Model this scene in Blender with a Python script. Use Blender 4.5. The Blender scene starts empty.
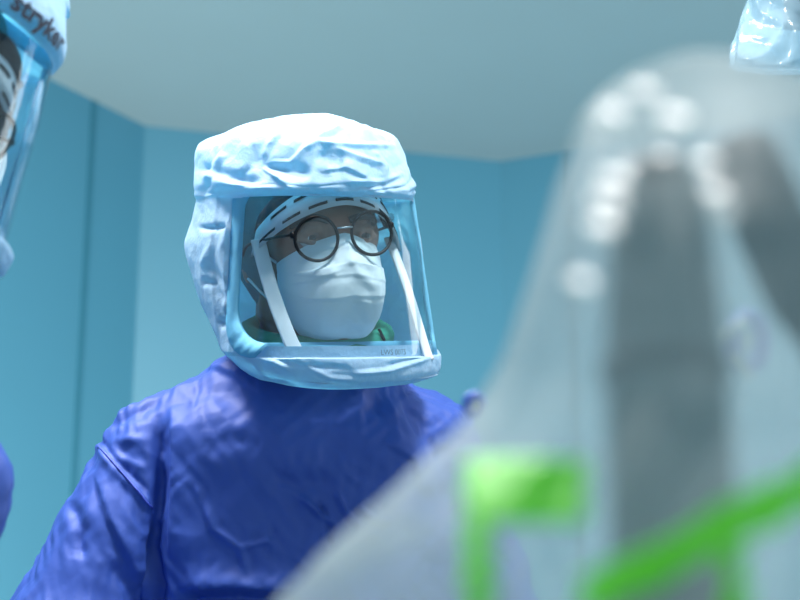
import bpy, bmesh, math, random
import numpy as np
from mathutils import Vector, Matrix, noise
R = math.radians
random.seed(7)
SC = bpy.context.scene
COL = SC.collection

# ------------------------------------------------------------------ camera
FPX = 1889.0                                   # 85 mm lens on a 36 mm frame, 800 px wide
PITCH = R(18)
CAM = Vector((0, 0, 0.95))
cam_d = bpy.data.cameras.new('camera')
cam_d.lens = FPX * 36 / 800
cam_d.sensor_width = 36
cam_d.clip_start = 0.02
cam_d.dof.use_dof = True
cam_d.dof.focus_distance = 2.10
cam_d.dof.aperture_fstop = 4.6
cam_d.dof.aperture_blades = 0
cam = bpy.data.objects.new('camera', cam_d); COL.objects.link(cam)
cam.location = CAM
cam.rotation_euler = (math.pi / 2 + PITCH, 0, 0)
SC.camera = cam

# ------------------------------------------------------------------ world, lights, exposure
w = bpy.data.worlds.new('world'); SC.world = w; w.use_nodes = True
bg = w.node_tree.nodes['Background']
bg.inputs[0].default_value = (0.62, 0.82, 0.95, 1); bg.inputs[1].default_value = 0.98

def area(name, loc, target, sx, sy, power, color=(1, 1, 1), spread=180):
    l = bpy.data.lights.new(name, 'AREA'); l.shape = 'RECTANGLE'; l.size = sx; l.size_y = sy
    l.energy = power; l.color = color; l.spread = R(spread)
    o = bpy.data.objects.new(name, l); COL.objects.link(o); o.location = loc
    o.rotation_euler = (Vector(target) - Vector(loc)).to_track_quat('-Z', 'Y').to_euler()
    return o

LAMP = Vector((0.34, 1.34, 2.62))
area('surgical_lamp_light', LAMP, (-0.1, 2.1, 1.4), 0.26, 0.26, 30, (1.0, 0.97, 0.94))
area('surgical_lamp_light', (-0.62, 1.80, 2.60), (-0.2, 2.15, 1.4), 0.26, 0.26, 32, (1.0, 0.97, 0.94))
area('ceiling_panel_light', (0.0, 1.75, 2.69), (0.0, 1.75, 0), 2.2, 1.2, 25, (0.93, 0.98, 1.0))
area('left_fill_light', (-2.0, 2.75, 1.9), (-0.2, 2.1, 1.6), 0.8, 1.0, 14, (0.85, 0.95, 1.0))  # unseen fill added at left to brighten hood and shoulder edges
area('right_fill_light', (2.2, 3.2, 1.85), (-0.8, 3.9, 1.7), 1.0, 1.4, 26, (1.0, 0.98, 0.93))  # unseen light added to brighten the left wall and reflect in it
area('wall_fill_light', (-1.0, 2.6, 0.5), (-1.1, 4.2, 1.6), 1.2, 0.5, 66, (1.0, 0.86, 0.72))  # unseen warm light added low down to pale the left wall

SC.view_settings.view_transform = 'Standard'
SC.view_settings.look = 'None'
SC.view_settings.exposure = 0.0
SC.view_settings.gamma = 1.0
SC.view_settings.use_curve_mapping = False
SC.cycles.use_denoising = True
SC.cycles.max_bounces = 10
SC.cycles.transparent_max_bounces = 24
SC.cycles.caustics_reflective = False
SC.cycles.caustics_refractive = False
SC.cycles.sample_clamp_indirect = 6

# ------------------------------------------------------------------ coordinate helpers
CR = Matrix.Rotation(PITCH, 3, 'X')            # columns: camera right, view direction, camera up
def W(px, py, d):
    """the point at distance d along the view axis that the photograph shows at px, py"""
    return CAM + CR @ Vector(((px - 400) / FPX * d, d, (300 - py) / FPX * d))
CRn = np.array(CR)
CAMn = np.array(CAM)
def project(v):
    q = (np.asarray(v) - CAMn) @ CRn
    return np.stack([400 + FPX * q[:, 0] / q[:, 1], 300 - FPX * q[:, 2] / q[:, 1]], 1)

# ------------------------------------------------------------------ materials
def srgb(r, g, b):
    f = lambda c: (c / 255 / 12.92) if c / 255 <= 0.04045 else ((c / 255 + 0.055) / 1.055) ** 2.4
    return (f(r), f(g), f(b), 1)

def new_mat(name):
    m = bpy.data.materials.new(name); m.use_nodes = True
    nt = m.node_tree; nt.nodes.clear()
    out = nt.nodes.new('ShaderNodeOutputMaterial')
    return m, nt, out

def noise_bump(nt, scale, strength, dist=0.002, detail=4):
    tc = nt.nodes.new('ShaderNodeTexCoord')
    n = nt.nodes.new('ShaderNodeTexNoise'); n.inputs['Scale'].default_value = scale; n.inputs['Detail'].default_value = detail
    nt.links.new(tc.outputs['Object'], n.inputs['Vector'])
    b = nt.nodes.new('ShaderNodeBump'); b.inputs['Strength'].default_value = strength; b.inputs['Distance'].default_value = dist
    nt.links.new(n.outputs['Fac'], b.inputs['Height'])
    return n, b

def solid(name, col, rough=0.5, spec=0.5, metal=0.0, bump=(60, 0.1), vary=0.08, sheen=0.0, coat=0.0):
    m, nt, out = new_mat(name)
    p = nt.nodes.new('ShaderNodeBsdfPrincipled')
    p.inputs['Roughness'].default_value = rough; p.inputs['Specular IOR Level'].default_value = spec
    p.inputs['Metallic'].default_value = metal; p.inputs['Sheen Weight'].default_value = sheen
    p.inputs['Coat Weight'].default_value = coat
    n, b = noise_bump(nt, bump[0], bump[1])
    mix = nt.nodes.new('ShaderNodeMix'); mix.data_type = 'RGBA'
    mix.inputs['A'].default_value = tuple(c * (1 - vary) for c in col[:3]) + (1,)
    mix.inputs['B'].default_value = tuple(min(1, c * (1 + vary)) for c in col[:3]) + (1,)
    nt.links.new(n.outputs['Fac'], mix.inputs['Factor'])
    nt.links.new(mix.outputs['Result'], p.inputs['Base Color'])
    nt.links.new(b.outputs['Normal'], p.inputs['Normal'])
    nt.links.new(p.outputs[0], out.inputs[0])
    return m

def crease_height(nt, scale, detail_scale):
    """straight creases of crumpled non-woven: distorted voronoi edges plus fine noise"""
    tc = nt.nodes.new('ShaderNodeTexCoord')
    wn = nt.nodes.new('ShaderNodeTexNoise'); wn.inputs['Scale'].default_value = scale * 0.7; wn.inputs['Detail'].default_value = 3
    nt.links.new(tc.outputs['Object'], wn.inputs['Vector'])
    ad = nt.nodes.new('ShaderNodeMix'); ad.data_type = 'VECTOR'; ad.inputs['Factor'].default_value = 0.06
    nt.links.new(tc.outputs['Object'], ad.inputs['A']); nt.links.new(wn.outputs['Color'], ad.inputs['B'])
    vo = nt.nodes.new('ShaderNodeTexVoronoi'); vo.feature = 'F1'; vo.inputs['Scale'].default_value = scale
    nt.links.new(ad.outputs['Result'], vo.inputs['Vector'])
    n2 = nt.nodes.new('ShaderNodeTexNoise'); n2.inputs['Scale'].default_value = detail_scale; n2.inputs['Detail'].default_value = 5
    nt.links.new(tc.outputs['Object'], n2.inputs['Vector'])
    mu = nt.nodes.new('ShaderNodeMath'); mu.operation = 'MULTIPLY_ADD'; mu.inputs[1].default_value = 0.35
    nt.links.new(n2.outputs['Fac'], mu.inputs[0]); nt.links.new(vo.outputs['Distance'], mu.inputs[2])
    return mu.outputs[0]

def cloth(name, col, trans_col, trans=0.35, rough=0.6, spec=0.3, scale=28, strength=0.5, dist=0.006, fine=160):
    """thin non-woven cloth that lets part of the light through"""
    m, nt, out = new_mat(name)
    h = crease_height(nt, scale, fine)
    b = nt.nodes.new('ShaderNodeBump'); b.inputs['Strength'].default_value = strength; b.inputs['Distance'].default_value = dist
    nt.links.new(h, b.inputs['Height'])
    p = nt.nodes.new('ShaderNodeBsdfPrincipled'); p.inputs['Base Color'].default_value = col
    p.inputs['Roughness'].default_value = rough; p.inputs['Specular IOR Level'].default_value = spec
    nt.links.new(b.outputs['Normal'], p.inputs['Normal'])
    if trans > 0:
        t = nt.nodes.new('ShaderNodeBsdfTranslucent'); t.inputs['Color'].default_value = trans_col
        nt.links.new(b.outputs['Normal'], t.inputs['Normal'])
        mx = nt.nodes.new('ShaderNodeMixShader'); mx.inputs[0].default_value = trans
        nt.links.new(p.outputs[0], mx.inputs[1]); nt.links.new(t.outputs[0], mx.inputs[2])
        nt.links.new(mx.outputs[0], out.inputs[0])
    else:
        nt.links.new(p.outputs[0], out.inputs[0])
    return m

def gown_mat(name, col):
    """crinkled blue non-woven: thin ridged creases in two sizes"""
    m, nt, out = new_mat(name)
    tc = nt.nodes.new('ShaderNodeTexCoord')
    def ridged(scale, detail, dist):
        n = nt.nodes.new('ShaderNodeTexNoise'); n.noise_type = 'RIDGED_MULTIFRACTAL'; n.normalize = True
        n.inputs['Scale'].default_value = scale; n.inputs['Detail'].default_value = detail; n.inputs['Distortion'].default_value = dist
        nt.links.new(tc.outputs['Object'], n.inputs['Vector']); return n.outputs['Fac']
    b = None
    for scale, detail, dist, st, ds in ((16, 2, 0.4, 0.35, 0.006), (120, 3, 0, 0.15, 0.001)):
        bn = nt.nodes.new('ShaderNodeBump'); bn.inputs['Strength'].default_value = st; bn.inputs['Distance'].default_value = ds
        nt.links.new(ridged(scale, detail, dist), bn.inputs['Height'])
        if b is not None: nt.links.new(b.outputs['Normal'], bn.inputs['Normal'])
        b = bn
    p = nt.nodes.new('ShaderNodeBsdfPrincipled'); p.inputs['Base Color'].default_value = col
    p.inputs['Roughness'].default_value = 0.58; p.inputs['Specular IOR Level'].default_value = 0.4
    nt.links.new(b.outputs['Normal'], p.inputs['Normal']); nt.links.new(p.outputs[0], out.inputs[0])
    return m

def film(name, tint, haze_col, haze, gloss_rough=0.08, bump=(14, 0.3), ior=1.45, graze=0.75):
    """clear plastic sheet: see-through, a share of milky haze, and a fresnel gloss"""
    m, nt, out = new_mat(name)
    n, b = noise_bump(nt, bump[0], bump[1], 0.01)
    tr = nt.nodes.new('ShaderNodeBsdfTransparent'); tr.inputs[0].default_value = tint
    di = nt.nodes.new('ShaderNodeBsdfDiffuse'); di.inputs[0].default_value = haze_col
    tl = nt.nodes.new('ShaderNodeBsdfTranslucent'); tl.inputs[0].default_value = haze_col
    dm = nt.nodes.new('ShaderNodeMixShader'); dm.inputs[0].default_value = 0.5
    nt.links.new(di.outputs[0], dm.inputs[1]); nt.links.new(tl.outputs[0], dm.inputs[2])
    m1 = nt.nodes.new('ShaderNodeMixShader'); m1.inputs[0].default_value = haze
    nt.links.new(tr.outputs[0], m1.inputs[1]); nt.links.new(dm.outputs[0], m1.inputs[2])
    gl = nt.nodes.new('ShaderNodeBsdfGlossy'); gl.inputs['Roughness'].default_value = gloss_rough
    nt.links.new(b.outputs['Normal'], gl.inputs['Normal'])
    lw = nt.nodes.new('ShaderNodeLayerWeight'); lw.inputs[0].default_value = 0.5
    nt.links.new(b.outputs['Normal'], lw.inputs['Normal'])
    pw = nt.nodes.new('ShaderNodeMath'); pw.operation = 'POWER'; pw.inputs[1].default_value = 5
    nt.links.new(lw.outputs['Facing'], pw.inputs[0])
    f0 = ((ior - 1) / (ior + 1)) ** 2
    fr = nt.nodes.new('ShaderNodeMath'); fr.operation = 'MULTIPLY_ADD'; fr.inputs[1].default_value = graze; fr.inputs[2].default_value = f0
    nt.links.new(pw.outputs[0], fr.inputs[0])
    m2 = nt.nodes.new('ShaderNodeMixShader')
    nt.links.new(fr.outputs[0], m2.inputs[0]); nt.links.new(m1.outputs[0], m2.inputs[1]); nt.links.new(gl.outputs[0], m2.inputs[2])
    nt.links.new(m2.outputs[0], out.inputs[0])
    return m

M = {}
M['wall'] = solid('wall_panel_teal', srgb(62, 128, 153), rough=0.50, spec=0.6, bump=(3, 0.02), vary=0.03)
M['joint'] = solid('panel_joint_sealant', srgb(40, 108, 130), rough=0.5, bump=(40, 0.05))
M['ceiling'] = solid('ceiling_grey_green', srgb(136, 166, 176), rough=0.6, spec=0.3, bump=(4, 0.02), vary=0.03)
M['floor'] = solid('floor_vinyl', srgb(120, 150, 150), rough=0.35, bump=(8, 0.03), vary=0.05)
M['hood'] = cloth('hood_nonwoven_blue', srgb(178, 209, 235), srgb(112, 200, 226), trans=0.36, scale=24, strength=0.45, dist=0.006)
M['band'] = cloth('hood_seal_cyan', srgb(118, 192, 224), srgb(90, 190, 225), trans=0.3, scale=40, strength=0.25, dist=0.003)
M['gown'] = gown_mat('gown_blue', srgb(50, 80, 162))
M['seam'] = solid('gown_seam', srgb(60, 80, 178), rough=0.5, bump=(300, 0.4))
M['visor'] = film('visor_clear', (0.90, 0.95, 0.97, 1), (0.6, 0.8, 0.9, 1), 0.015, 0.04, (6, 0.03), 1.36)
M['lens'] = film('spectacle_lens', (0.93, 0.96, 0.96, 1), (0.7, 0.8, 0.9, 1), 0.01, 0.02, (4, 0.0), 1.25)
M['black'] = solid('black_acetate', srgb(5, 6, 12), rough=0.4, spec=0.2, bump=(50, 0.02))
M['foam'] = solid('black_foam', srgb(24, 28, 36), rough=0.9, bump=(300, 0.4))
M['white_plastic'] = solid('helmet_white_plastic', srgb(196, 205, 212), rough=0.4, bump=(30, 0.03))
M['grey_metal'] = solid('steel_wire', srgb(170, 175, 180), rough=0.3, metal=1.0, bump=(60, 0.02))
M['mask'] = cloth('mask_white_nonwoven', srgb(232, 240, 244), srgb(220, 235, 240), trans=0.2, scale=30, strength=0.12, dist=0.003, fine=300)
M['skin'] = solid('skin_brown', srgb(150, 104, 84), rough=0.5, bump=(220, 0.15), vary=0.12)
M['hair'] = solid('dark_hair', srgb(34, 27, 26), rough=0.6, bump=(400, 0.6), vary=0.3)
M['eye'] = solid('eye_white', srgb(225, 222, 218), rough=0.15, bump=(20, 0.0), vary=0.02)
M['iris'] = solid('iris_dark_brown', srgb(48, 30, 22), rough=0.1, bump=(20, 0.0))
M['scrub'] = solid('scrub_green_cotton', srgb(20, 128, 104), rough=0.8, bump=(250, 0.3))
M['cap'] = solid('cap_teal_cloth', srgb(14, 98, 108), rough=0.8, bump=(120, 0.4))
M['print'] = solid('printed_ink', srgb(20, 30, 52), rough=0.6, bump=(200, 0.1))
M['code_ink'] = solid('code_ink_grey', srgb(70, 100, 116), rough=0.6, bump=(200, 0.1))
M['glove'] = solid('glove_latex', srgb(225, 215, 195), rough=0.5, bump=(120, 0.2))
M['shoe'] = solid('clog_rubber', srgb(40, 60, 90), rough=0.5, bump=(80, 0.1))
M['drape'] = film('drape_clear_polythene', (0.95, 0.98, 0.98, 1), (0.60, 0.69, 0.70, 1), 0.42, 0.50, (9, 0.4), 1.30, 0.10)
M['highlight'] = film('drape_highlight_white', (0.95, 0.97, 0.97, 1), (0.95, 0.96, 0.93, 1), 0.85, 0.36, (12, 0.1), 2.15, 0.3)  # whitened glossy film for the highlight patches added on the drape
M['blue_film'] = film('boom_drape_bluish', (0.86, 0.94, 0.98, 1), (0.42, 0.62, 0.74, 1), 0.38, 0.2, (26, 0.6), 1.5)
M['green'] = solid('green_tape', srgb(122, 246, 56), rough=0.5, bump=(40, 0.1))
M['machine'] = solid('machine_grey_paint', srgb(112, 122, 122), rough=0.4, bump=(30, 0.03))
M['machine_dark'] = solid('machine_dark_teal', srgb(8, 50, 54), rough=0.6, bump=(40, 0.1))
M['blue_plastic'] = solid('blue_plastic', srgb(44, 92, 205), rough=0.3, bump=(30, 0.02))
M['pale_plastic'] = solid('pale_plastic', srgb(214, 222, 214), rough=0.3, bump=(30, 0.02))

# ------------------------------------------------------------------ mesh helpers
def obj(name, verts, faces, mat, parent=None, smooth=True, origin=None):
    """one mesh object; verts are world coordinates, stored relative to the thing's base"""
    me = bpy.data.meshes.new(name)
    root = parent
    base = Vector((0, 0, 0))
    while root is not None:
        base = base + root.location; root = root.parent
    if parent is None and origin is not None: base = Vector(origin)
    va = np.asarray([tuple(v) for v in verts] if not isinstance(verts, np.ndarray) else verts, dtype=float) - np.array(base)
    me.from_pydata(va.tolist(), [], faces.tolist() if isinstance(faces, np.ndarray) else faces)
    me.validate(); me.update()
    if smooth: me.polygons.foreach_set('use_smooth', [True] * len(me.polygons))
    me.materials.append(mat)
    o = bpy.data.objects.new(name, me); COL.objects.link(o)
    if parent is not None: o.parent = parent
    elif origin is not None: o.location = origin
    return o

def thing(name, loc, label, cat, group=None):
    o = bpy.data.objects.new(name, None); COL.objects.link(o); o.location = loc
    o.empty_display_size = 0.1
    o['label'] = label; o['category'] = cat
    if group: o['group'] = group
    return o

def structure(o): o['kind'] = 'structure'; return o

def grid_faces(nu, nv, wrap_u=False, flip=False):
    """vertex index = iv * nu + iu"""
    f = []
    for j in range(nv - 1):
        for i in range(nu if wrap_u else nu - 1):
            a, b = j * nu + i, j * nu + (i + 1) % nu
            q = (a, b, b + nu, a + nu)
            f.append(q[::-1] if flip else q)
    return f

def catmull(P, n):
    P = [Vector(p) for p in P]; out = []
    for i in range(len(P) - 1):
        p0, p1, p2, p3 = P[max(i - 1, 0)], P[i], P[i + 1], P[min(i + 2, len(P) - 1)]
        for k in range(n):
            t = k / n
            out.append(0.5 * ((2 * p1) + (p2 - p0) * t + (2 * p0 - 5 * p1 + 4 * p2 - p3) * t * t + (3 * p1 - p0 - 3 * p2 + p3) * t ** 3))
    out.append(P[-1]); return out

def tube(pts, rad, seg=10, closed=False, smooth_n=0, flat=None, flat_axis=None):
    """tube along a polyline; flat=(a,b) gives a ribbon of rounded-rectangle section with its wide side across flat_axis"""
    P = catmull(pts, smooth_n) if smooth_n else [Vector(p) for p in pts]
    n = len(P); V = []; F = []
    prev = None
    for i, p in enumerate(P):
        t = (P[(i + 1) % n] - P[i - 1]) if closed else (P[min(i + 1, n - 1)] - P[max(i - 1, 0)])
        t.normalize()
        if flat_axis is not None: ref = Vector(flat_axis)
        else: ref = prev if prev is not None else (Vector((0, 0, 1)) if abs(t.z) < 0.9 else Vector((1, 0, 0)))
        u = (ref - t * ref.dot(t)).normalized(); prev = u
        v = t.cross(u)
        r = rad[min(i, len(rad) - 1)] if isinstance(rad, (list, tuple)) else rad
        for k in range(seg):
            a = 2 * math.pi * k / seg
            c, s = math.cos(a), math.sin(a)
            if flat:
                c = math.copysign(abs(c) ** 0.4, c) * flat[0]; s = math.copysign(abs(s) ** 0.4, s) * flat[1]
            V.append(p + (u * c + v * s) * r)
    for i in range(n if closed else n - 1):
        for k in range(seg):
            a, b = i * seg + k, i * seg + (k + 1) % seg
            j = ((i + 1) % n) * seg
            F.append((a, b, j + (k + 1) % seg, j + k))
    if not closed:
        F.append(tuple(reversed(range(seg)))); F.append(tuple(range((n - 1) * seg, n * seg)))
    return V, F

def join(*parts):
    V, F = [], []
    for v, f in parts:
        o = len(V); V += list(v); F += [tuple(i + o for i in q) for q in f]
    return V, F

def ball(c, r, axes=None, seg=24, rings=14):
    V, F = [], []
    r = r if isinstance(r, (tuple, list)) else (r, r, r)
    A = axes if axes is not None else Matrix.Identity(3)
    for j in range(rings + 1):
        th = math.pi * j / rings
        for i in range(seg):
            ph = 2 * math.pi * i / seg
            V.append(Vector(c) + A @ Vector((r[0] * math.sin(th) * math.cos(ph), r[1] * math.sin(th) * math.sin(ph), r[2] * math.cos(th))))
    return V, grid_faces(seg, rings + 1, True, True)

def rbox(c, s, bev=0.01, seg=3):
    bm = bmesh.new(); bmesh.ops.create_cube(bm, size=1)
    for v in bm.verts: v.co = Vector((v.co.x * s[0] + c[0], v.co.y * s[1] + c[1], v.co.z * s[2] + c[2]))
    if bev: bmesh.ops.bevel(bm, geom=bm.edges[:], offset=bev, segments=seg, profile=0.5, affect='EDGES')
    bm.verts.index_update()
    V = [v.co.copy() for v in bm.verts]; F = [tuple(v.index for v in f.verts) for f in bm.faces]
    bm.free(); return V, F

def lathe(c, prof, seg=32):
    V = [Vector((c[0] + r * math.cos(2 * math.pi * k / seg), c[1] + r * math.sin(2 * math.pi * k / seg), c[2] + z)) for r, z in prof for k in range(seg)]
    return V, grid_faces(seg, len(prof), True)

def crumple(p, s, seed=0.0, n=4):
    """folded-paper relief: triangle waves across random directions, phases warped by noise; about -1..1"""
    q = Vector(p) * s
    wv = noise.noise_vector(q * 0.45 + Vector((seed, 3.1, 7.7))) * 0.9
    t = 0.0; wt = 0.0
    for i in range(n):
        d = CRUMPLE_DIRS[i]
        a = 0.5 + 0.9 * noise.noise(q * 0.35 + Vector((seed + 11 * i, 0, 0)))
        a = max(a, 0.0) ** 1.5
        x = (q + wv).dot(d) + i * 0.37 + seed
        x = x - math.floor(x)
        t += a * (abs(x - 0.5) * 4 - 1); wt += 0.45
    return t / wt
CRUMPLE_DIRS = []
for i in range(8):
    a, b = i * 2.39996, math.asin(-0.8 + 1.6 * (i + 0.5) / 8)
    CRUMPLE_DIRS.append(Vector((math.cos(a) * math.cos(b), math.sin(a) * math.cos(b), math.sin(b))) * (0.8 + 0.15 * (i % 3)))

NP_RNG = np.random.RandomState(5)
NP_PERM = NP_RNG.permutation(4096); NP_GRAD = NP_RNG.normal(size=(4096, 3)); NP_GRAD /= np.linalg.norm(NP_GRAD, axis=1, keepdims=True)
def np_noise(P, seed=0):
    I = np.floor(P).astype(np.int64); f = P - I; u = f * f * f * (f * (f * 6 - 15) + 10); out = 0
    for a in (0, 1):
        for b in (0, 1):
            for c in (0, 1):
                h = NP_PERM[(I[:, 2] + c + int(seed * 97)) & 4095]; h = NP_PERM[(I[:, 1] + b + h) & 4095]; h = NP_PERM[(I[:, 0] + a + h) & 4095]
                g = (NP_GRAD[h] * (f - np.array([a, b, c]))).sum(1)
                out = out + g * np.where(a, u[:, 0], 1 - u[:, 0]) * np.where(b, u[:, 1], 1 - u[:, 1]) * np.where(c, u[:, 2], 1 - u[:, 2])
    return out * 1.6
def np_crumple(P, s, seed=0.0, n=5, warp=0.45, sparse=0.0):
    """creased-cloth relief for whole point arrays: straight folds that come and go"""
    q = P * s; t = 0
    wv = np.stack([np_noise(q * .5 + 31.7 * k, seed + k) for k in range(3)], 1) * warp
    for i in range(n):
        a = np.clip(np_noise(q * .3 + 17.3 * i, seed + 10 + i) * 1.5 + .35 - sparse, 0, 1)
        x = (q + wv) @ np.array(CRUMPLE_DIRS[i]) + i * .37 + seed
        x = x - np.floor(x)
        t = t + a * (np.abs(x - .5) * 4 - 1)
    return t / 1.6

# ------------------------------------------------------------------ smooth solids from distance fields
def cone(a, b, ra, rb, k=0.02): return ('c', np.array(a), np.array(b), ra, rb, k)
def ell(mat4, r, k=0.02, sub=False): return ('s' if sub else 'e', np.array(mat4.inverted()), np.array(r), k, np.array(mat4))
def solid_mesh(prims, h):
    lo, hi = [], []
    for p in prims:
        if p[0] == 'c':
            lo.append(np.minimum(p[1] - p[3], p[2] - p[4])); hi.append(np.maximum(p[1] + p[3], p[2] + p[4]))
        elif p[0] == 'e':
            c = p[4][:3, 3]; e = np.abs(p[4][:3, :3]) @ p[2]; lo.append(c - e); hi.append(c + e)
    lo = np.min(lo, 0) - 6 * h; hi = np.max(hi, 0) + 6 * h
    n = np.ceil((hi - lo) / h).astype(int) + 1
    F = np.full(n, 5.0, np.float32)
    ax = [lo[i] + h * np.arange(n[i]) for i in range(3)]
    for p in prims:
        k = p[5] if p[0] == 'c' else p[3]
        if p[0] == 'c':
            a0 = np.minimum(p[1] - p[3], p[2] - p[4]); a1 = np.maximum(p[1] + p[3], p[2] + p[4])
        else:
            c = p[4][:3, 3]; e = np.abs(p[4][:3, :3]) @ p[2]; a0, a1 = c - e, c + e
        mg = k + 5 * h
        i0 = np.clip(np.floor((a0 - mg - lo) / h).astype(int), 0, n); i1 = np.clip(np.ceil((a1 + mg - lo) / h).astype(int) + 1, 0, n)
        X = ax[0][i0[0]:i1[0], None, None]; Y = ax[1][None, i0[1]:i1[1], None]; Z = ax[2][None, None, i0[2]:i1[2]]
        if p[0] == 'c':
            d = p[2] - p[1]; L = max(d @ d, 1e-12)
            t = np.clip(((X - p[1][0]) * d[0] + (Y - p[1][1]) * d[1] + (Z - p[1][2]) * d[2]) / L, 0, 1)
            D = np.sqrt((X - p[1][0] - t * d[0]) ** 2 + (Y - p[1][1] - t * d[1]) ** 2 + (Z - p[1][2] - t * d[2]) ** 2) - (p[3] + t * (p[4] - p[3]))
        else:
            I = p[1]; q = [I[r, 0] * X + I[r, 1] * Y + I[r, 2] * Z + I[r, 3] for r in range(3)]
            g = np.sqrt(sum((q[r] / p[2][r]) ** 2 for r in range(3)))
            g2 = np.sqrt(sum((q[r] / p[2][r] ** 2) ** 2 for r in range(3))) + 1e-9
            D = g * (g - 1) / g2
        S = F[i0[0]:i1[0], i0[1]:i1[1], i0[2]:i1[2]]
        if p[0] == 's':
            B = -D; hh = np.clip(0.5 - 0.5 * (B - S) / k, 0, 1)
            F[i0[0]:i1[0], i0[1]:i1[1], i0[2]:i1[2]] = S * hh + B * (1 - hh) + k * hh * (1 - hh)
        else:
            hh = np.clip(0.5 + 0.5 * (D - S) / k, 0, 1)
            F[i0[0]:i1[0], i0[1]:i1[1], i0[2]:i1[2]] = D * (1 - hh) + S * hh - k * hh * (1 - hh)
    ins = F < 0
    cnt = sum(ins[a:n[0] - 1 + a, b:n[1] - 1 + b, c:n[2] - 1 + c].astype(np.int8) for a in (0, 1) for b in (0, 1) for c in (0, 1))
    mask = (cnt > 0) & (cnt < 8)
    idx = np.argwhere(mask); vid = np.full(mask.shape, -1, np.int32); vid[mask] = np.arange(len(idx))
    acc = np.zeros((len(idx), 3)); num = np.zeros(len(idx))
    cs = [np.array((a, b, c)) for a in (0, 1) for b in (0, 1) for c in (0, 1)]
    for a in cs:
        for b in cs:
            if (b - a).sum() == 1 and (b - a).min() >= 0:
                fa = F[tuple((idx + a).T)]; fb = F[tuple((idx + b).T)]
                x = (fa < 0) != (fb < 0); t = np.where(x, fa / np.where(x, fa - fb, 1), 0)
                acc += np.where(x[:, None], a + t[:, None] * (b - a), 0); num += x
    v = lo + h * (idx + acc / num[:, None])
    faces = []
    for axn in range(3):
        o1, o2 = (axn + 1) % 3, (axn + 2) % 3
        sl0 = [slice(1, -1)] * 3; sl1 = [slice(1, -1)] * 3
        sl0[axn] = slice(0, -1); sl1[axn] = slice(1, None)
        A, B = ins[tuple(sl0)], ins[tuple(sl1)]
        e = np.argwhere(A != B); pos = A[tuple(e.T)]
        off = np.array([1, 1, 1]); off[axn] = 0; e = e + off
        def cell(d1, d2):
            q = e.copy(); q[:, o1] -= d1; q[:, o2] -= d2; return vid[tuple(q.T)]
        Q = np.stack([cell(1, 1), cell(0, 1), cell(0, 0), cell(1, 0)], 1)
        Q[~pos] = Q[~pos][:, ::-1]
        faces.append(Q)
    return v, np.concatenate(faces)

def normals_of(v, f):
    n = np.zeros_like(v)
    fn = np.cross(v[f[:, 2]] - v[f[:, 0]], v[f[:, 3]] - v[f[:, 1]])
    for i in range(4): np.add.at(n, f[:, i], fn)
    return n / (np.linalg.norm(n, axis=1, keepdims=True) + 1e-12)

def relax(v, f, it=3, w=0.5):
    for _ in range(it):
        s = np.zeros_like(v); c = np.zeros(len(v))
        for i in range(4):
            a, b = f[:, i], f[:, (i + 1) % 4]
            np.add.at(s, a, v[b]); np.add.at(s, b, v[a]); np.add.at(c, a, 1); np.add.at(c, b, 1)
        v = v + w * (s / c[:, None] - v)
    return v

# ================================================================== THE ROOM
CEIL_Z = 2.72
def ceil_at(px, py):
    d = CR @ Vector(((px - 400) / FPX, 1, (300 - py) / FPX))
    t = (CEIL_Z - CAM.z) / d.z
    p = CAM + d * t; return Vector((p.x, p.y, 0))
K0, K1, K2, K3 = ceil_at(60, 84), ceil_at(145, 126), ceil_at(500, 161.5), ceil_at(575, 150)
LEFT_END = K1 + (K0 - K1).normalized() * 2.6
RIGHT_END = K2 + (K3 - K2).normalized() * 3.2
def wall(name, a, b):
    d = (b - a).normalized(); nrm = Vector((-d.y, d.x, 0)) * 0.12     # thickness behind the face
    if nrm.y < 0: nrm = -nrm
    if name == 'wall_left' and nrm.x > 0 and nrm.y < 0: nrm = -nrm
    V = [a, b, b + nrm, a + nrm]; V = V + [v + Vector((0, 0, CEIL_Z)) for v in V]
    F = [(0, 1, 5, 4), (1, 2, 6, 5), (2, 3, 7, 6), (3, 0, 4, 7), (0, 3, 2, 1), (4, 5, 6, 7)]
    return structure(obj(name, V, F, M['wall'], None, False, origin=(0, 0, 0)))
wall('wall_left', LEFT_END, K1); wall('wall_back', K1, K2); wall('wall_right', K2, RIGHT_END)
structure(obj('floor', *rbox((0, 1.2, -0.05), (7, 7.5, 0.1), 0), M['floor'], None, False))
structure(obj('ceiling', *rbox((0, 1.2, CEIL_Z + 0.05), (7, 7.5, 0.1), 0), M['ceiling'], None, False))
def joint(name, px, py, a, b):
    p = ceil_at(px, py); d = (b - a).normalized(); n = Vector((d.y, -d.x, 0))
    if n.y > 0: n = -n
    q = a + d * (p - a).dot(d)
    V = []
    for z in (0, CEIL_Z):
        for s, t in ((-1, 0.0005), (1, 0.0005), (1, 0.003), (-1, 0.003)):
            V.append(q + d * (s * 0.008) + n * t + Vector((0, 0, z)))
    F = [(0, 1, 5, 4), (1, 2, 6, 5), (2, 3, 7, 6), (3, 0, 4, 7), (0, 3, 2, 1), (4, 5, 6, 7)]
    structure(obj(name, V, F, M['joint'], None, False))
joint('trim_1', 94, 101, LEFT_END, K1)
joint('trim_2', 567.5, 151, K2, RIGHT_END)

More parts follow.
